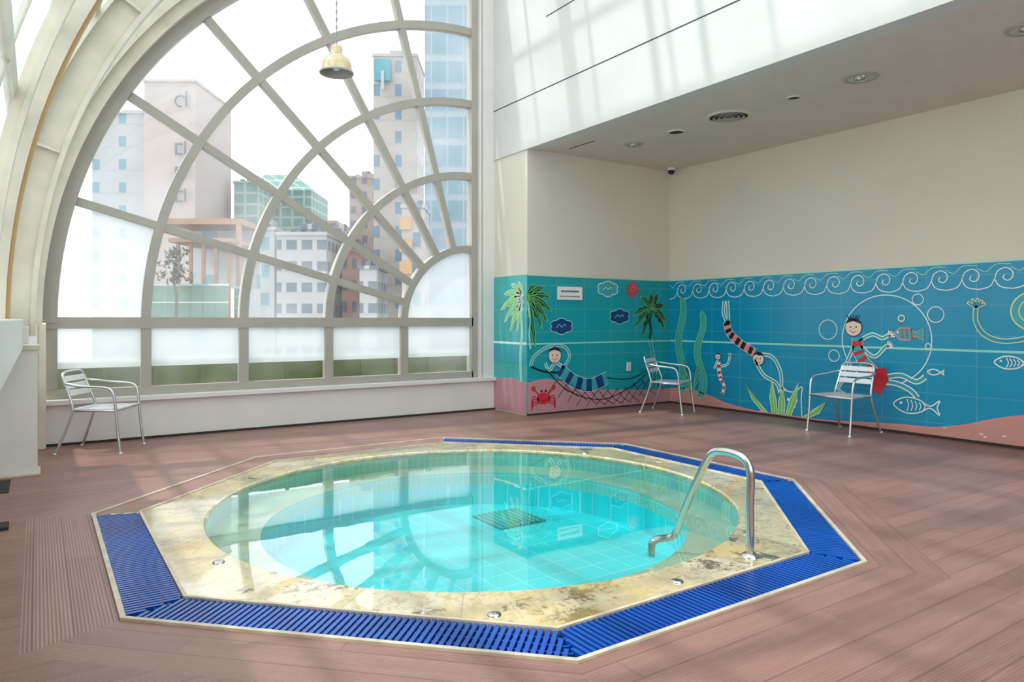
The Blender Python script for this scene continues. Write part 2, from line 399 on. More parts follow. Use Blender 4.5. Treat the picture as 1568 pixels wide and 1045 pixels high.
def sector(r0,r1,a0,a1,k,n=8):
    for j in range(n):
        t0=a0+(a1-a0)*j/n; t1=a0+(a1-a0)*(j+1)/n
        if r0<.01: g.face([(0,yg,0),(-r1*math.cos(t0),yg,r1*math.sin(t0)),(-r1*math.cos(t1),yg,r1*math.sin(t1))],k)
        else: g.face([(-r0*math.cos(t0),yg,r0*math.sin(t0)),(-r1*math.cos(t0),yg,r1*math.sin(t0)),(-r1*math.cos(t1),yg,r1*math.sin(t1)),(-r0*math.cos(t1),yg,r0*math.sin(t1))],k)
sector(0,1.035,0,pi/2,'haze',24)
R=rings+[5.0]
for i in range(4):
    for k in range(6):
        sector(R[i],R[i+1],k*pi/12,(k+1)*pi/12,'haze' if (i==3 and k==0) else 'glass')
g.face([(-5,yg,.78-CZ),(0,yg,.78-CZ),(0,yg,0),(-5,yg,0)],'frost')
g.face([(-5,yg,.5-CZ),(0,yg,.5-CZ),(0,yg,.78-CZ),(-5,yg,.78-CZ)],'glass')
g.done(parent=win,recalc=False)
# vault
v=empty('glazed_vault_roof',(0,0,0))
rb=B('ribs',['steel','gold'])
for i,y in enumerate((7.25,5.2,2.45,.05,-2.35)):
    a0=-.02 if y>2 else .4
    if i==0:
        rb.arc(CX,CZ,5.13,5.17,a0,pi/2,y-.09,y+.09,'steel',64); rb.arc(CX,CZ,5.17,5.40,a0,pi/2,y-.02,y+.02,'steel',64); rb.arc(CX,CZ,5.38,5.42,a0,pi/2,y-.11,y+.11,'steel',64)
        for k in range(1,6):
            a=k*pi/12*1.1; Mx=Matrix.Translation((CX,0,CZ))@Matrix.Rotation(a,4,'Y'); rb.box((-5.40,y-.08,-.01),(-5.16,y+.08,.01),'steel',Mx)
    else:
        rb.arc(CX,CZ,5.33,5.36,a0,pi/2,y-.05,y+.05,'steel',64); rb.arc(CX,CZ,5.36,5.42,a0,pi/2,y-.02,y+.02,'steel',64)
rb.arc(CX,CZ,5.275,5.30,-.02,pi/2,5.855,5.885,'gold',64); rb.arc(CX,CZ,5.30,5.42,-.02,pi/2,5.82,5.92,'steel',64)
rb.arc(CX,CZ,5.08,5.42,-.02,pi/2,YB-.16,YB+.0,'steel',64)
rb.arc(CX,CZ,5.2,5.42,-.02,pi/2,YB-.24,YB-.16,'steel',64)
rb.done(parent=v)
pu=B('purlins',['steel'])
for k in range(1,12):
    a=k*pi/24*1.0
    ya=2.2 if a<.38 else -3.2
    Mx=Matrix.Translation((CX,0,CZ))@Matrix.Rotation(a,4,'Y')
    w_=.025 if k%2 else .04
    pu.box((-5.46,ya,-w_),(-5.41,YB,w_),'steel',Mx)
for i in range(10):
    y=8.05-i*1.2
    a0=0 if y>2 else .4
    pu.arc(CX,CZ,5.42,5.45,a0,pi/2,y-.025,y+.025,'steel')
pu.done(parent=v)
vg=B('glass_skin',['vglass'])
def vsk(a0,a1,ya,yb,n=24):
    for j in range(n):
        t0=a0+(a1-a0)*j/n; t1=a0+(a1-a0)*(j+1)/n; r=5.43
        vg.face([(CX-r*math.cos(t0),ya,CZ+r*math.sin(t0)),(CX-r*math.cos(t0),yb,CZ+r*math.sin(t0)),(CX-r*math.cos(t1),yb,CZ+r*math.sin(t1)),(CX-r*math.cos(t1),ya,CZ+r*math.sin(t1))],'vglass',True)
vsk(0,pi/2,2.2,YB); vsk(.37,pi/2,-3.2,2.2)
vg.face([(CX,-3.2,CZ+5.43),(XP,-3.2,CZ+5.43),(XP,YB,CZ+5.43),(CX,YB,CZ+5.43)],'vglass')
vg.done(parent=v,recalc=False)
# column under rib
b=B('steel_column',['upper','steel'])
b.box((-.30,7.36,0),(.0,7.40,1.04),'steel'); b.box((-.30,7.14,0),(.0,7.16,1.04),'upper'); b.box((-.17,7.16,0),(-.13,7.36,1.04),'upper')
b.box((-.33,7.08,.0),(.02,7.42,.02),'steel'); b.box((-.30,7.12,1.04),(.02,7.42,1.08),'steel'); b.done(bevel=.004)
b=B('steel_post',['steel','upper']); b.box((.0,YB-.2,0),(.07,YB-.06,1.25),'steel'); b.box((-.12,YB-.22,0),(.0,YB-.18,1.25),'upper'); b.done(bevel=.004)
b=B('floor_gutter',['dark','border']); b.box((-.38,6.5,.0),(-.18,7.0,.006),'dark'); b.box((-.3,5.35,.0),(-.15,5.5,.02),'dark'); b.done()
# outdoor planter strip
b=B('planter_ledge',['green']); b.box((-.5,YB+.35,-.1),(5.6,YB+.6,.82),'green')
for i in range(12): b.box((-.4+i*.5,YB+.32,-.1),(-.36+i*.5,YB+.36,.84),'green')
b.done()

# ------------------------------------------------------------------ ceiling fittings
def downlight(y,r,kind):
    q=B('recessed_downlight' if kind else 'ceiling_vent',['metal','dark','lens'])
    if kind:
        q.lathe([(r,0),(r*.98,-.012),(r*.8,-.018),(r*.72,-.004)],(6.5,y,ZC),'frame'); q.lathe([(r*.76,-.01),(r*.5,-.004),(.001,-.006)],(6.5,y,ZC),'lens')
        q.lathe([(r*.4,-.004),(r*.36,-.03),(r*.2,-.04),(.001,-.042)],(6.5,y,ZC),'metal')
    else:
        q.lathe([(r,0),(r*.98,-.015),(r*.86,-.02),(r*.84,-.008)],(6.5,y,ZC),'ceil'); q.lathe([(r*.86,-.006),(.001,-.006)],(6.5,y,ZC),'dark')
        if r>.2:
            for f in (.2,.42,.64): q.lathe([(r*f,-.006),(r*(f+.05),-.022),(r*(f+.07),-.022),(r*(f+.02),-.006)],(6.5,y,ZC),'frame')
    q.done()
downlight(3.75,.16,1); downlight(5.30,.25,0); downlight(4.47,.07,0); downlight(6.09,.11,0); downlight(6.84,.13,1); downlight(2.38,.16,1)
q=B('ceiling_security_camera',['white','dark']); q.lathe([(.001,0),(.06,0),(.06,-.03),(.05,-.04)],(8.0,7.6,ZC),'white'); q.lathe([(.05,-.04),(.048,-.07),(.03,-.095),(.001,-.103)],(8.0,7.6,ZC),'dark'); q.done()
q=B('ceiling_slot',['dark']); q.box((5.95,7.0,ZC-.003),(5.97,7.5,ZC),'dark'); q.done()
# pendant
lp=B('pendant_lamp',['lampcream','white','dark'])
c=(2.66,7.35,3.93)
lp.lathe([(.175,0),(.17,.03),(.165,.05),(.158,.10),(.135,.15),(.10,.185),(.07,.205),(.06,.22),(.062,.27),(.05,.30),(.02,.315),(.001,.316)],c,'lampcream')
lp.lathe([(.173,.0),(.165,.03),(.155,.09),(.125,.145),(.06,.2),(.001,.205)],c,'frame')
lp.lathe([(.001,.03),(.03,.04),(.045,.08),(.035,.12),(.02,.16)],c,'white')
lp.lathe([(.178,.0),(.182,.012),(.175,.024)],c,'frame')
lp.tube([(c[0],c[1],c[2]+.31),(c[0],c[1],6.0)],.004,'frame',6)
for i in range(48):
    z=c[2]+.33+i*.042
    R_=Matrix.Rotation(pi/2*(i%2),3,'Z')
    lp.tube([Vector((c[0],c[1],z))+R_@Vector((.009*math.cos(t*pi/4),0,.024*math.sin(t*pi/4))) for t in range(8)],.0035,'frame',5,closed=True)
lp.done()

# ------------------------------------------------------------------ chairs
def chair(x,y,rz):
    c=B('metal_armchair',['alu','aluslat'])
    r=.0125
    for s in (-1,1):
        c.tube(cat([(s*.27,-.27,.0),(s*.265,-.24,.22),(s*.265,-.22,.45),(s*.268,-.2,.58),(s*.27,-.15,.635),(s*.28,-.03,.65),(s*.28,.10,.66),(s*.25,.22,.68),(s*.2,.275,.69)],5),r,'alu')
        c.tube(cat([(s*.26,.33,0),(s*.235,.24,.25),(s*.225,.19,.43),(s*.215,.22,.55),(s*.205,.275,.70),(s*.19,.295,.76),(s*.14,.30,.785),(0,.305,.79)],5),r,'alu')
        c.tube([(s*.262,-.225,.42),(s*.225,.19,.42)],.011,'alu')
        c.lathe([(.001,0),(.017,0),(.017,.02),(.012,.022)],(s*.27,-.27,0),'aluslat',10); c.lathe([(.001,0),(.017,0),(.017,.02),(.012,.022)],(s*.26,.33,0),'aluslat',10)
    c.tube([(-.262,-.225,.42),(.262,-.225,.42)],.011,'alu'); c.tube([(-.225,.19,.42),(.225,.19,.42)],.011,'alu')
    c.tube([(-.24,0.0,.41),(.24,0.0,.41)],.008,'alu')
    for i in range(7):
        yy=-.235+i*.063; hw=.255-i*.005
        c.box((-hw,yy,.428),(hw,yy+.05,.436),'aluslat')
    for i,z in enumerate((.555,.625,.695)):
        yy=.205+.28*(z-.5)
        Mx=Matrix.Translation((0,yy+.012,z))@Matrix.Rotation(-.3,4,'X')
        c.box((-.205,-.004,-.0),(.205,.004,.055),'aluslat',Mx)
    return c.done(loc=(x,y,0),rz=rz,bevel=0)
chair(.55,8.1,math.radians(62))
chair(7.33,7.0,math.radians(25))
chair(7.68,4.65,math.radians(-93))

# ------------------------------------------------------------------ murals
class Mural(B):
    def __init__(s,name,mapf): super().__init__(name,[]); s.f=mapf
    def fill(s,P,k,l=1): s.face([s.f(p[0],p[1],.002+.001*l) for p in P],k)
    def st(s,P,w,k,l=3,closed=False,sm=6):
        if sm: P=cat([Vector(p) for p in P],sm,closed)
        P=[Vector(p) for p in P]; N=len(P); Lf=[];Rt=[]
        for j in range(N):
            if closed: t=(P[(j+1)%N]-P[j-1])
            else: t=(P[min(j+1,N-1)]-P[max(j-1,0)])
            if t.length<1e-6: t=Vector((1,0))
            t.normalize(); n=Vector((-t.y,t.x))*w/2
            Lf.append(P[j]+n); Rt.append(P[j]-n)
        for j in range(N if closed else N-1):
            e=(j+1)%N
            s.fill([Lf[j],Lf[e],Rt[e],Rt[j]],k,l)
    def circ(s,c,r,k,l=3,w=None,rz=None,n=28):
        rz=rz or r
        P=[(c[0]+r*math.cos(2*pi*i/n),c[1]+rz*math.sin(2*pi*i/n)) for i in range(n)]
        if w is None: s.fill(P,k,l)
        else: s.st(P,w,k,l,True,0)
    def frond(s,c,ang,L,droop,k,ko,wd=.05):
        a=Vector(c); d=Vector((math.cos(ang),math.sin(ang)))
        pts=[a+d*L*t+Vector((0,-droop*t*t)) for t in [i/8 for i in range(9)]]
        up=[];dn=[]
        for i,p in enumerate(pts):
            t=i/8; w=wd*math.sin(pi*min(1,t*1.0+.02))**.6
            tt=(pts[min(i+1,8)]-pts[max(i-1,0)]).normalized(); n=Vector((-tt.y,tt.x))
            up.append(p+n*w*.5); dn.append(p-n*w*(.9 if i%2 else .45))
        s.fill(up+dn[::-1],k,2); s.st(up,.009,ko,3,sm=0); s.st(dn,.007,ko,3,sm=0); s.st(pts,.006,ko,4,sm=0)
    def cloud(s,c,r,k,ko):
        P=[]
        for i in range(60):
            t=2*pi*i/60; q=1+.22*abs(math.sin(t*3)); P.append((c[0]+r*1.3*q*math.cos(t),c[1]+r*.72*q*math.sin(t)))
        s.fill(P,k,2); s.st(P,.011,ko,3,True,0); s.st([(c[0]-r*.7,c[1]-.02),(c[0]-r*.3,c[1]+r*.2),(c[0],c[1]-.01),(c[0]+r*.35,c[1]+r*.2),(c[0]+r*.6,c[1])],.008,ko,3)
    def fish(s,c,L,k,flip=1,bones=True):
        cx,cz=c; P=[(cx-flip*L*.5,cz),(cx-flip*L*.25,cz+L*.17),(cx+flip*L*.05,cz+L*.15),(cx+flip*L*.3,cz+.02*L),(cx+flip*L*.5,cz+L*.16),(cx+flip*L*.45,cz),(cx+flip*L*.5,cz-L*.16),(cx+flip*L*.3,cz-.02*L),(cx+flip*L*.05,cz-L*.15),(cx-flip*L*.25,cz-L*.17)]
        s.st(P,.013,k,3,True,4); s.circ((cx-flip*L*.33,cz+L*.04),L*.03,k,3)
        if bones:
            for i in range(5):
                xx=cx-flip*L*(.2-.09*i); h=L*(.14-.018*i); s.st([(xx,cz+h),(xx+flip*.02,cz),(xx,cz-h)],.009,k,3)
    def head(s,c,r,hair='pBlack'):
        s.circ(c,r,'pSkin',5,n=20); s.circ(c,r,'pBlack',6,w=.008,n=20)
        P=[(c[0]+r*1.08*math.cos(t),c[1]+r*1.08*math.sin(t)) for t in [pi*.12+i*pi*.76/10 for i in range(11)]]
        P+= [(c[0]-r*.5,c[1]+r*.6),(c[0],c[1]+r*.72),(c[0]+r*.5,c[1]+r*.55)]
        s.fill(P,hair,7)
        for q in (-.35,.35): s.circ((c[0]+q*r,c[1]+.05*r),r*.1,'pBlack',7,n=8)
        s.st([(c[0]-r*.4,c[1]-r*.35),(c[0],c[1]-r*.6),(c[0]+r*.4,c[1]-r*.35)],.008,'pRed',7)
        s.st([(c[0]-.02*r,c[1]+.0*r),(c[0]+.1*r,c[1]-.2*r),(c[0]-.02*r,c[1]-.2*r)],.005,'pBlack',7,sm=0)
    def limb(s,P,w,k='pTeal',ko='pW'):
        s.st(P,w+.018,ko,4); s.st(P,w*.8,k,5)
    def hand(s,c,ang,r=.05):
        for a in (-.8,-.4,0,.4,.8): s.st([c,(c[0]+r*math.cos(ang+a),c[1]+r*math.sin(ang+a))],.014,'pW',6,sm=0)
    def stripes(s,P,w,ka,kb,n):
        C=cat([Vector(p) for p in P],12); m_=len(C)
        s.st(C,w+.012,'pW',4,sm=0)
        for i in range(n):
            a=int(i*(m_-1)/n); e=int((i+1)*(m_-1)/n)
            s.st(C[a:e+1],w,ka if i%2 else kb,5,sm=0)
H=1.9
mur=empty('wall_mural',(0,0,0))
b=B('tile_panel_right',['tileR']); b.box((XW-.012,-3.2,.03),(XW-.002,YP-.001,H),'tileR'); b.done(parent=mur)
b=B('tile_panel_front',['tileP']); b.box((XP-.012,YP-.012,.025),(XW-.002,YP-.002,H),'tileP'); b.done(parent=mur)
b=B('tile_panel_side',['tileLit']); b.box((XP-.0125,YP-.0119,.025),(XP-.002,YB-.06,H),'tileLit'); b.done(parent=mur)
b=B('cap_strip',['pW']); b.box((XW-.016,-3.2,H),(XW-.001,YP,H+.02),'wallcream'); b.box((XP-.016,YP-.016,H),(XW-.01,YP,H+.02),'wallcream'); b.done(parent=mur)

# right wall art  (b along wall from corner, z)
r=Mural('sea_painting',lambda u,z,o:(XW-.012-o,YP-.012-u,z))
top=[(0,.22),(.35,.25),(.7,.2),(1.1,.1),(1.5,.05),(2.0,.04),(2.6,.035),(3.1,.07),(3.6,.10),(3.9,.11),(4.2,.17),(4.5,.27),(4.8,.34),(5.2,.36),(6,.3),(7,.2),(8,.25),(10.9,.3)]
C=cat([Vector(p) for p in top],6)
for p,q2 in zip(C,C[1:]): r.fill([(p.x,.03),(q2.x,.03),(q2.x,max(.031,q2.y)),(p.x,max(.031,p.y))],'pSandR',1)
r.st(C,.016,'pPink',2,sm=0)
r.fill([(0,.955),(10.9,.955),(10.9,.98),(0,.98)],'pMint',1)
pit=.31
for k in range(35):
    o_=.02+k*pit
    q=[(o_,1.61),(o_+.10,1.64),(o_+.145,1.72),(o_+.17,1.79),(o_+.24,1.825),(o_+.30,1.79),(o_+.305,1.73),(o_+.265,1.695),(o_+.22,1.72),(o_+.235,1.755)]
    r.st(q,.010,'pW',3,sm=5); r.st([(o_+.145,1.72),(o_+.17,1.66),(o_+.22,1.625),(o_+.31,1.61)],.010,'pW',3,sm=5)
    r.st([(o_-.02,1.83),(o_+.06,1.79),(o_+.11,1.83),(o_+.17,1.865),(o_+.29,1.86)],.008,'pMint',3,sm=5)
r.fill([(0,1.885),(10.9,1.885),(10.9,1.9),(0,1.9)],'pMint',2)
def kelp(c,z0,z1,amp,w):
    L=[];Rr=[]
    for i in range(40):
        t=i/39; z=z0+(z1-z0)*t; x=c+amp*math.sin(t*9); ww=w*(1-.3*t)*(1 if t<.93 else math.sqrt(max(0,1-((t-.93)/.07)**2)))
        L.append((x-ww,z)); Rr.append((x+ww,z))
    r.fill([p for p in L]+Rr[::-1],'pTeal',2); r.st(L+Rr[::-1],.016,'pGreen',3,sm=0)
    r.st([(c+amp*math.sin(i/39*9),z0+(z1-z0)*i/39) for i in range(34)],.01,'pGreen',3,sm=0)
kelp(.24,.2,1.63,.05,.075); kelp(.62,.15,1.42,.06,.07)
for s_ in (-1,1):
    for i in range(3): r.st([(.45,.15),(.45+s_*.1,.35+.1*i),(.45+s_*.17,.5+.12*i)],.014,'pGreen',3)
r.limb([(.95,.72),(.88,.58)],.02); r.stripes([(.96,.68),(.97,.55),(1.0,.45)],.06,'pRed','pW',6); r.limb([(.99,.62),(1.12,.66),(1.16,.78)],.02); r.hand((1.16,.78),1.4,.04); r.stripes([(.98,.45),(1.06,.34),(1.02,.22)],.035,'pRed','pW',6); r.head((.95,.76),.05)
# diver
r.limb([(1.12,1.24),(1.05,1.38),(1.06,1.56)],.04); r.limb([(1.14,1.24),(1.13,1.40),(1.12,1.56)],.04)
r.stripes([(1.1,1.27),(1.16,1.1),(1.36,.95),(1.58,.84)],.11,'pBlack','pPink',13)
r.limb([(1.62,.82),(1.85,.8),(1.98,.62),(2.0,.42)],.035); r.limb([(1.58,.75),(1.72,.55),(1.92,.45),(1.98,.32)],.035); r.head((1.64,.76),.09)
r.hand((2.0,.4),-1.4,.07)
r.st([(2.02,.05),(2.02,.28),(2.0,.42),(2.08,.36),(2.2,.36),(2.3,.43),(2.29,.28),(2.3,.05)],.014,'pW',4)
for q in (2.1,2.22): r.circ((q,.25),.02,'pW',4,n=10)
r.st([(2.11,.17),(2.16,.13),(2.21,.17)],.01,'pW',4)
for bx,tx,tz in ((1.75,1.42,.42),(1.9,1.85,.5),(2.0,2.02,.42),(2.1,2.25,.48),(2.35,2.65,.28)):
    mx_,mz=(bx+tx)/2,(tz)/2
    L=[(bx-.04,.04),(mx_-.055,mz),(tx,tz),(mx_+.045,mz-.02),(bx+.04,.04)]
    r.fill(L,'pGreen',5); r.st([(bx,.05),(tx,tz)],.01,'pYel',6,sm=0); r.st(L,.01,'pW',6,sm=0)
# big bubble + girl
r.circ((3.37,1.06),.52,'pW',3,w=.011,n=60)
for c,q in (((2.66,1.17),.12),((2.74,.85),.07),((3.74,1.52),.06),((3.93,1.35),.085),((3.85,1.0),.03)): r.circ(c,q,'pW',3,w=.009)
r.limb([(3.35,.62),(3.55,.66),(3.72,.6),(3.82,.66)],.045); r.limb([(3.35,.58),(3.52,.56),(3.66,.5),(3.74,.42)],.045)
r.fill([(3.26,.72),(3.38,.74),(3.42,.6),(3.32,.42),(3.2,.46)],'pRed',6)
r.stripes([(3.04,1.08),(3.05,.92),(3.12,.8),(3.26,.66)],.13,'pRed','pTeal',9)
r.limb([(3.06,1.04),(3.22,1.12),(3.34,1.08),(3.42,1.12)],.03); r.limb([(3.08,.98),(3.24,.86),(3.36,.96),(3.40,1.0)],.03)
r.hand((3.42,1.1),.8,.07); r.hand((3.4,.98),.6,.07)
r.limb([(3.0,.98),(2.92,.8),(2.86,.66)],.03); r.limb([(2.9,.6),(2.8,.45),(2.9,.38)],.02)
r.head((2.99,1.2),.105)
for i in range(5): r.st([(2.95+.02*i,1.28),(2.91+.04*i,1.35)],.01,'pBlack',7,sm=0)
P=[(3.48,1.14),(3.54,1.20),(3.64,1.20),(3.72,1.15),(3.80,1.20),(3.80,1.06),(3.72,1.11),(3.63,1.06),(3.54,1.07)]
r.fill(P,'pTeal',4); r.st(P,.013,'pPink',5,True,0)
for i in range(3): r.st([(3.57+.05*i,1.19),(3.58+.05*i,1.08)],.014,'pRed',5,sm=0)
r.circ((3.52,1.15),.014,'pW',5,n=8); r.circ((3.56,1.31),.035,'pW',4,w=.012); r.st([(3.54,1.27),(3.56,1.23)],.01,'pRed',5,sm=0)
r.fish((3.72,.33),.5,'pW'); r.fish((3.93,.72),.17,'pW',bones=False); r.fish((4.68,.86),.36,'pW')
A=[(4.33,1.42),(4.33,1.28),(4.4,1.15),(4.55,1.08),(4.75,1.1),(4.95,1.2),(5.05,1.35)]
r.st(A,.055,'pYel',4); r.st(A,.035,'tileR',5)
for a in (.45,.9,1.4,1.9,2.5): r.st([(4.33,1.42),(4.33+.1*math.cos(a),1.42+.1*math.sin(a))],.034,'pYel',6,sm=0); r.st([(4.33,1.42),(4.33+.09*math.cos(a),1.42+.09*math.sin(a))],.018,'tileR',7,sm=0)
r.circ((4.84,1.38),.19,'pTeal',4); r.circ((4.84,1.38),.19,'pYel',5,w=.014); r.circ((4.84,1.38),.12,'pYel',5,w=.010)
for q in (-.05,.05): r.circ((4.84+q,1.41),.02,'pW',6,n=10)
r.st([(4.78,1.33),(4.84,1.30),(4.90,1.33)],.012,'pW',6)
r.st([(4.86,.36),(4.8,.5),(4.9,.62),(4.84,.75)],.02,'pYel',5); r.st([(4.9,.1),(4.85,.25),(4.95,.42)],.03,'pYel',5)
for i in range(8): r.fish((5.4+i*.65,.7+.5*(i%2)),.35,'pW',flip=1 if i%3 else -1)
for i in range(8): r.circ((4.0+random.random()*1.6,.06+.08*random.random()),.02,'pSkin',3,rz=.01,n=8)
r.done(parent=mur)

# pillar front art
p=Mural('beach_painting',lambda u,z,o:(XP-.012+u,YP-.012-o,z))
top=[(0,.44),(.3,.47),(.6,.42),(1.0,.30),(1.4,.27),(1.9,.24),(2.3,.22),(2.68,.22)]
C=cat([Vector(q) for q in top],6)
for a,c in zip(C,C[1:]): p.fill([(a.x,.025),(c.x,.025),(c.x,c.y),(a.x,a.y)],'pSand',1)
p.st(C,.014,'pPink',2,sm=0)
p.fill([(0,.955),(2.68,.955),(2.68,.975),(0,.975)],'pMint',1); p.fill([(0,1.885),(2.68,1.885),(2.68,1.9),(0,1.9)],'pMint',2)
for an,L,dr in ((1.1,.25,.05),(.7,.38,.1),(.35,.42,.14),(0,.42,.2),(-.4,.38,.2),(-.8,.36,.18),(-1.3,.5,.2)): p.frond((.0,1.6),an,L,dr,'pDkGreen','pGreen',.07)
p.st([(.0,1.55),(.04,1.3),(.03,1.1),(.05,.9)],.03,'pMint',3)
for an,L,dr in ((2.9,.4,.2),(2.3,.38,.1),(1.7,.32,.05),(1.2,.33,.05),(.6,.32,.12),(3.4,.38,.2),(-.5,.32,.15),(-2.2,.35,.15),(0.05,.3,.2)): p.frond((2.32,1.45),an,L,dr,'pBlack' if an<2 else 'pDkGreen','pGreen',.07)
p.st([(2.32,1.45),(2.27,1.3),(2.3,1.12),(2.26,1.0)],.05,'pDkGreen',3)
p.st([(2.3,1.0),(2.36,.8),(2.42,.5),(2.4,.25)],.012,'pMint',3); p.st([(2.24,1.0),(2.3,.8),(2.34,.5),(2.3,.25)],.012,'pMint',3)
p.cloud((1.43,1.74),.13,'pTeal','pW'); p.cloud((.58,1.2),.13,'pNavy','pMint'); p.cloud((1.66,1.34),.13,'pNavy','pMint')
c=(1.92,1.74)
for i in range(16):
    a=2*pi*i/16; p.st([(c[0]+.1*math.cos(a),c[1]+.1*math.sin(a)),(c[0]+.14*math.cos(a+.15),c[1]+.14*math.sin(a+.15))],.014,'pRed',3,sm=0)
p.circ(c,.09,'pRed',3); p.st([(c[0]+.075*(1-t/30)*math.cos(t*.5),c[1]+.075*(1-t/30)*math.sin(t*.5)) for t in range(28)],.008,'pPink',4,sm=0)
# hammock girl
A=[(.05,.66),(.12,.8),(.35,.92),(.62,.92),(.72,.78),(.6,.6)]
p.st(A,.045,'pW',3); p.st(A,.028,'pTeal',4)
p.st([(.06,.66),(.3,.58),(.6,.56)],.025,'pBlack',4); p.head((.46,.8),.11)
p.limb([(.46,.7),(.36,.6),(.3,.7)],.03); p.limb([(.5,.7),(.62,.62)],.03)
p.stripes([(.55,.6),(.8,.43),(1.1,.36),(1.42,.45)],.18,'pTeal','pNavy',10)
for i in range(12):
    a0=.4+i*.17; z0=.62-.35*math.sin(pi*(i+1)/14)
    p.st([(a0,z0),(a0+.14,z0-.14),(a0+.3,max(.06,z0-.26))],.008,'pBlack',6); p.st([(a0+.2,z0+.02),(a0+.06,z0-.12),(a0-.06,max(.06,z0-.26))],.008,'pBlack',6)
p.st([(.3,.62),(.7,.3),(1.3,.14),(1.9,.3),(2.4,.6)],.012,'pBlack',6); p.st([(1.4,.45),(1.9,.42),(2.4,.62)],.012,'pBlack',6)
c=(.27,.22); p.circ(c,.11,'pRed',5,rz=.08)
for s_ in (-1,1):
    for i in range(4): p.st([(c[0]+s_*.08,c[1]-.02*i),(c[0]+s_*.17,c[1]+.03-.04*i),(c[0]+s_*.2,c[1]-.06-.03*i)],.016,'pRed',5)
    p.st([(c[0]+s_*.08,c[1]+.05),(c[0]+s_*.15,c[1]+.12)],.02,'pRed',5); p.circ((c[0]+s_*.17,c[1]+.14),.035,'pRed',5,n=12); p.circ((c[0]+s_*.035,c[1]+.1),.018,'pBlack',6,n=8)
p.st([(c[0]-.05,c[1]-.01),(c[0],c[1]-.04),(c[0]+.05,c[1]-.01)],.01,'pBlack',6)
p.done(parent=mur)
# pillar side art
p=Mural('palm_painting',lambda u,z,o:(XP-.0125-o,YP+u,z))
p.fill([(0,.025),(.82,.025),(.82,.44),(.4,.47),(0,.44)],'pSand',1); p.st([(0,.44),(.4,.47),(.82,.44)],.014,'pPink',2)
p.fill([(0,.7),(.82,.7),(.82,.955),(0,.955)],'pTeal',1); p.fill([(0,.955),(.82,.955),(.82,.985),(0,.985)],'pW',2)
for an,L,dr in ((1.2,.27,.04),(.8,.4,.1),(.4,.5,.14),(0.05,.55,.2),(-.4,.5,.15),(-.8,.45,.15),(-1.2,.4,.1)): p.frond((.08,1.6),an,L,dr,'pGreen','pW',.08)
p.st([(.08,1.6),(.12,1.4),(.1,1.1),(.14,.8),(.12,.45)],.06,'pMint',3); p.done(parent=mur)
# sign + socket
b=B('wall_sign',['white','dark']); b.box((5.96,YP-.028,1.57),(6.40,YP-.019,1.75),'white')
for i in range(9): b.box((6.02+i*.036,YP-.0295,1.675),(6.045+i*.036,YP-.028,1.70),'dark')
for i in range(12): b.box((6.0+i*.03,YP-.0295,1.61),(6.02+i*.03,YP-.028,1.625),'dark')
b.done()
b=B('wall_socket',['white','dark']); b.box((7.25,YP-.03,.53),(7.33,YP-.019,.66),'white'); b.box((7.27,YP-.032,.56),(7.31,YP-.03,.63),'aluslat'); b.done(bevel=.003)

# ------------------------------------------------------------------ city outside
KB=.74
def bmat(name,wall,win,w,h,fu,fv):  # distance haze is put into the pale, muted wall colours
    m,nt,o=nmat(name); q=xyz(nt)
    u=MA(nt,'FRACT',MA(nt,'ADD',MA(nt,'DIVIDE',MA(nt,'ADD',q[0],q[1]),w),100)); v_=MA(nt,'FRACT',MA(nt,'ADD',MA(nt,'DIVIDE',q[2],h),100))
    k=MA(nt,'MULTIPLY',MA(nt,'LESS_THAN',u,fu),MA(nt,'LESS_THAN',v_,fv))
    slab=MA(nt,'MULTIPLY',MA(nt,'GREATER_THAN',v_,.93),.25)
    wc=MIX(nt,slab,tuple(x*KB for x in lin(*wall)),tuple(x*KB*.6 for x in lin(*wall)))
    BS(nt,o,MIX(nt,k,wc,tuple(x*KB for x in lin(*win))),.6); M[name]=m
bmat('b_white',(188,191,192),(126,165,176),3.0,2.6,.28,.45)
bmat('b_pink',(194,182,176),(186,174,168),3.4,40,.02,.02)
bmat('b_green',(164,182,176),(104,148,138),1.6,1.4,.82,.8)
bmat('b_office',(182,184,184),(108,122,132),1.3,1.8,.7,.45)
bmat('b_brick',(146,106,92),(72,78,90),.85,1.9,.5,.5)
bmat('b_dusk',(172,156,150),(112,112,120),1.2,1.6,.5,.5)
bmat('b_cream',(188,182,176),(118,146,166),2.2,2.4,.3,.5)
bmat('b_blue',(162,176,184),(130,160,174),1.5,2.6,.9,.75)
sc_=lambda c:tuple(x*.72 for x in lin(*c))
M['b_tan']=plain('terrace_timber',sc_((160,128,102)),.6)
M['b_gglass']=plain('terrace_green_glass',sc_((92,132,114)),.2)
M['teal_sign']=plain('teal_sign',sc_((60,160,172)),.4)
M['sign_grey']=plain('sign_lettering',sc_((118,130,140)),.5)
M['asphalt']=plain('city_ground',lin(150,150,148),.9,sc=.05)
RZ=math.radians(-33.8)
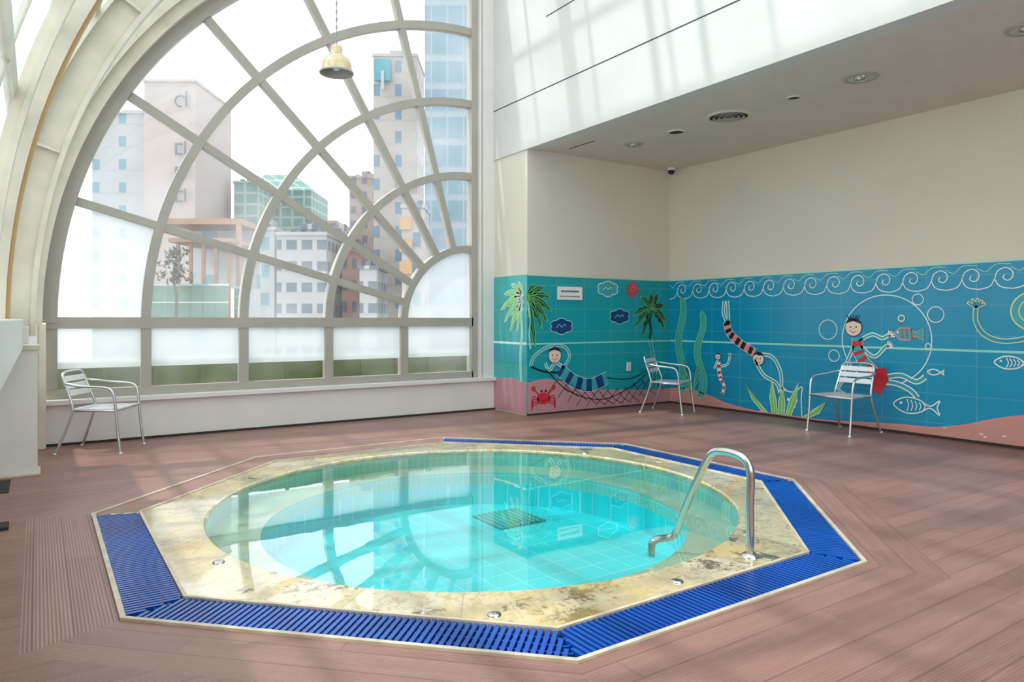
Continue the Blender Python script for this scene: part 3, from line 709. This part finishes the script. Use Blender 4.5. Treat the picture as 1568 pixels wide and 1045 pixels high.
def bld(name,x,y,w,d_,zt,k,rot=0,roof=0,zb=-25):
    q=B(name,[k,'sign_grey'])
    if roof: 
        q.box((-w/2,0,zb),(w/2,d_,zt-roof),k)
        A=[(-w/2,0,zt-roof),(w/2,0,zt-roof),(w/2,d_,zt-roof),(-w/2,d_,zt-roof)]
        t1=(-w/2,d_*.5,zt); t2=(w*.05,d_*.5,zt)
        q.face([A[0],A[1],t2,t1],k); q.face([A[1],A[2],t2],k); q.face([A[2],A[3],t1,t2],k); q.face([A[3],A[0],t1],k)
    else:
        q.box((-w/2,0,zb),(w/2,d_,zt),k); q.box((-w/2-.1,-.1,zt),(w/2+.1,d_+.1,zt+.3),k)
        q.box((-w*.2,d_*.3,zt+.3),(w*.15,d_*.6,zt+1.3),k)
        for i in range(int(w/.9)): q.box((-w/2+.3+i*.9,d_*.2,zt+.3),(-w/2+.7+i*.9,d_*.3,zt+.75),'sign_grey')
    return q.done(loc=(x,y,0),rz=RZ+rot)
def at(a,D): return (D*(.831*a+.5563), D*(.831-.5563*a))
T=[('office_tower',-.555,80,6.0,10,24.5,'b_white',0),('office_tower',-.483,78,5.6,10,27.4,'b_pink',0),
   ('glass_building',-.325,97,8,9,22,'b_green',3),('office_tower',-.375,86,3.0,6,17.8,'b_green',0),('office_building',-.355,66,2.6,6,9.6,'b_white',0),
   ('office_building',-.297,60,4.2,8,8.4,'b_office',0),('office_building',-.262,88,5,8,12.6,'b_dusk',0),('office_building',-.245,74,1.6,5,10.2,'b_cream',0),
   ('apartment_block',-.212,77,2.7,8,16.6,'b_dusk',0),('brick_building',-.226,62,1.7,6,7.2,'b_brick',0),('office_building',-.203,58,1.4,5,5.4,'b_office',0),
   ('apartment_tower',-.165,72,4.4,6,28,'b_cream',0),('apartment_tower',-.09,66,4.4,5,50,'b_blue',0),('apartment_block',-.14,58,1.8,4,10.4,'b_cream',0)]
for n,a,D,w_,d_,zt,k,rf in T:
    x,y=at(a,D); bld(n,x,y,w_,d_,zt,k,0,rf)
M['b_yellow']=plain('ochre_panels',sc_((200,165,118)),.6)
x,y=at(-.1825,71.6); q=B('rooftop_sign',['teal_sign','b_white']); q.box((-.8,-.1,25.4),(.8,.1,27.6),'teal_sign'); q.box((-.15,-.15,24.5),(.15,-.1,26.4),'b_white'); q.done(loc=(x,y,0),rz=RZ)
# vertical lettering blocks on the pink tower
x,y=at(-.470,77.6); q=B('vertical_sign',['sign_grey']); 
for i in range(3):
    z0=19.4-i*2.6; s_=.8
    q.box((-.4,-.1,z0+1.0),(.4,0,z0+1.2),'sign_grey'); q.box((-.4,-.1,z0+.1),(-.2,0,z0+1.0),'sign_grey'); q.box((.6,-.1,z0),(.78,0,z0+1.4),'sign_grey'); q.box((-.4,-.1,z0-.1),(.4,0,z0+.1),'sign_grey')
q.tube([(.2+.6*math.cos(t*pi/8),-.05,25.2+.6*math.sin(t*pi/8)) for t in range(13)],.1,'sign_grey',6); q.box((.72,-.1,24.6),(.9,0,26.3),'sign_grey'); q.done(loc=(x,y,0),rz=RZ)
x,y=at(-.15,57.8); q=B('ochre_sign',['b_yellow']); 
for i in range(3): q.box((-.5,-.1,5+i*1.8),(.5,0,6+i*1.8),'b_yellow')
q.done(loc=(x,y,0),rz=RZ)
x,y=at(-.4535,35); q=B('roof_terrace',['b_tan','b_gglass','b_white'])
q.box((-1.9,0,-25),(1.9,5,1.2),'b_white'); 
for i in range(6): q.box((-1.88+i*.63,-.06,1.3),(-1.3+i*.63,0,3.0),'b_gglass')
q.box((-1.9,-.08,2.95),(1.9,.02,3.05),'b_white'); q.box((-1.9,-.08,2.1),(1.9,-.06,2.16),'b_white')
for i in range(5): q.box((-1.2+i*.65,1,1.2),(-1.06+i*.65,1.18,5.2),'b_tan')
q.box((-1.5,.8,5.2),(1.7,4,5.4),'b_tan'); q.box((-2.0,1.5,6.2),(1.9,4.5,6.5),'b_tan'); q.box((1.65,1.5,3),(1.85,1.8,6.3),'b_tan'); q.box((-2.0,4.3,3),(1.9,4.5,6.3),'b_white')
q.done(loc=(x,y,0),rz=RZ)
M['leaf']=plain('pine_foliage',lin(60,75,55),.8); M['bark']=plain('bark',lin(90,75,62),.9)
x,y=at(-.475,34.2); q=B('pine_tree',['bark','leaf']); q.tube(cat([(0,0,1.2),(.05,0,2.4),(-.1,0,3.4),(.1,0,4.6)],4),[.09-.0055*i for i in range(13)],'bark',8)
for i in range(110):
    a=random.random()*2*pi; h=3+random.random()*1.7; rr=random.random()*.75*(1.2-abs(h-3.6)*.4); c=Vector((rr*math.cos(a),rr*math.sin(a),h))
    for j in range(6):
        d3=Vector((random.uniform(-1,1),random.uniform(-1,1),random.uniform(-.2,1))).normalized(); e=c+d3*.28; s3=d3.cross(Vector((0,0,1))).normalized()*.05
        q.face([c-s3,c+s3,e],'leaf')
q.done(loc=(x,y,0))
q=B('street_ground',['asphalt']); q.face([(-200,15,-25),(300,15,-25),(300,400,-25),(-200,400,-25)],'asphalt'); q.done()

# ------------------------------------------------------------------ light
W=bpy.data.worlds.new('World'); S.world=W; W.use_nodes=True
bg=W.node_tree.nodes['Background']; bg.inputs[0].default_value=(.95,.975,1,1); bg.inputs[1].default_value=2.15
sn=bpy.data.lights.new('sun','SUN'); sn.energy=3.0; sn.angle=math.radians(2); sn.color=(1,.97,.92)
so=bpy.data.objects.new('sun',sn); S.collection.objects.link(so)
dv=Vector((.50,-.16,-.85)); so.rotation_euler=dv.to_track_quat('-Z','Y').to_euler(); so.location=(-5,5,12)
# ------------------------------------------------------------------ camera
cam=bpy.data.cameras.new('camera'); co=bpy.data.objects.new('camera',cam); S.collection.objects.link(co)
cam.sensor_width=36; cam.lens=36*1085/1568; cam.shift_y=-33.5/1568; cam.clip_start=.05; cam.clip_end=600
co.location=(0,0,1.3); co.rotation_euler=(pi/2,0,math.radians(-33.8))
S.camera=co
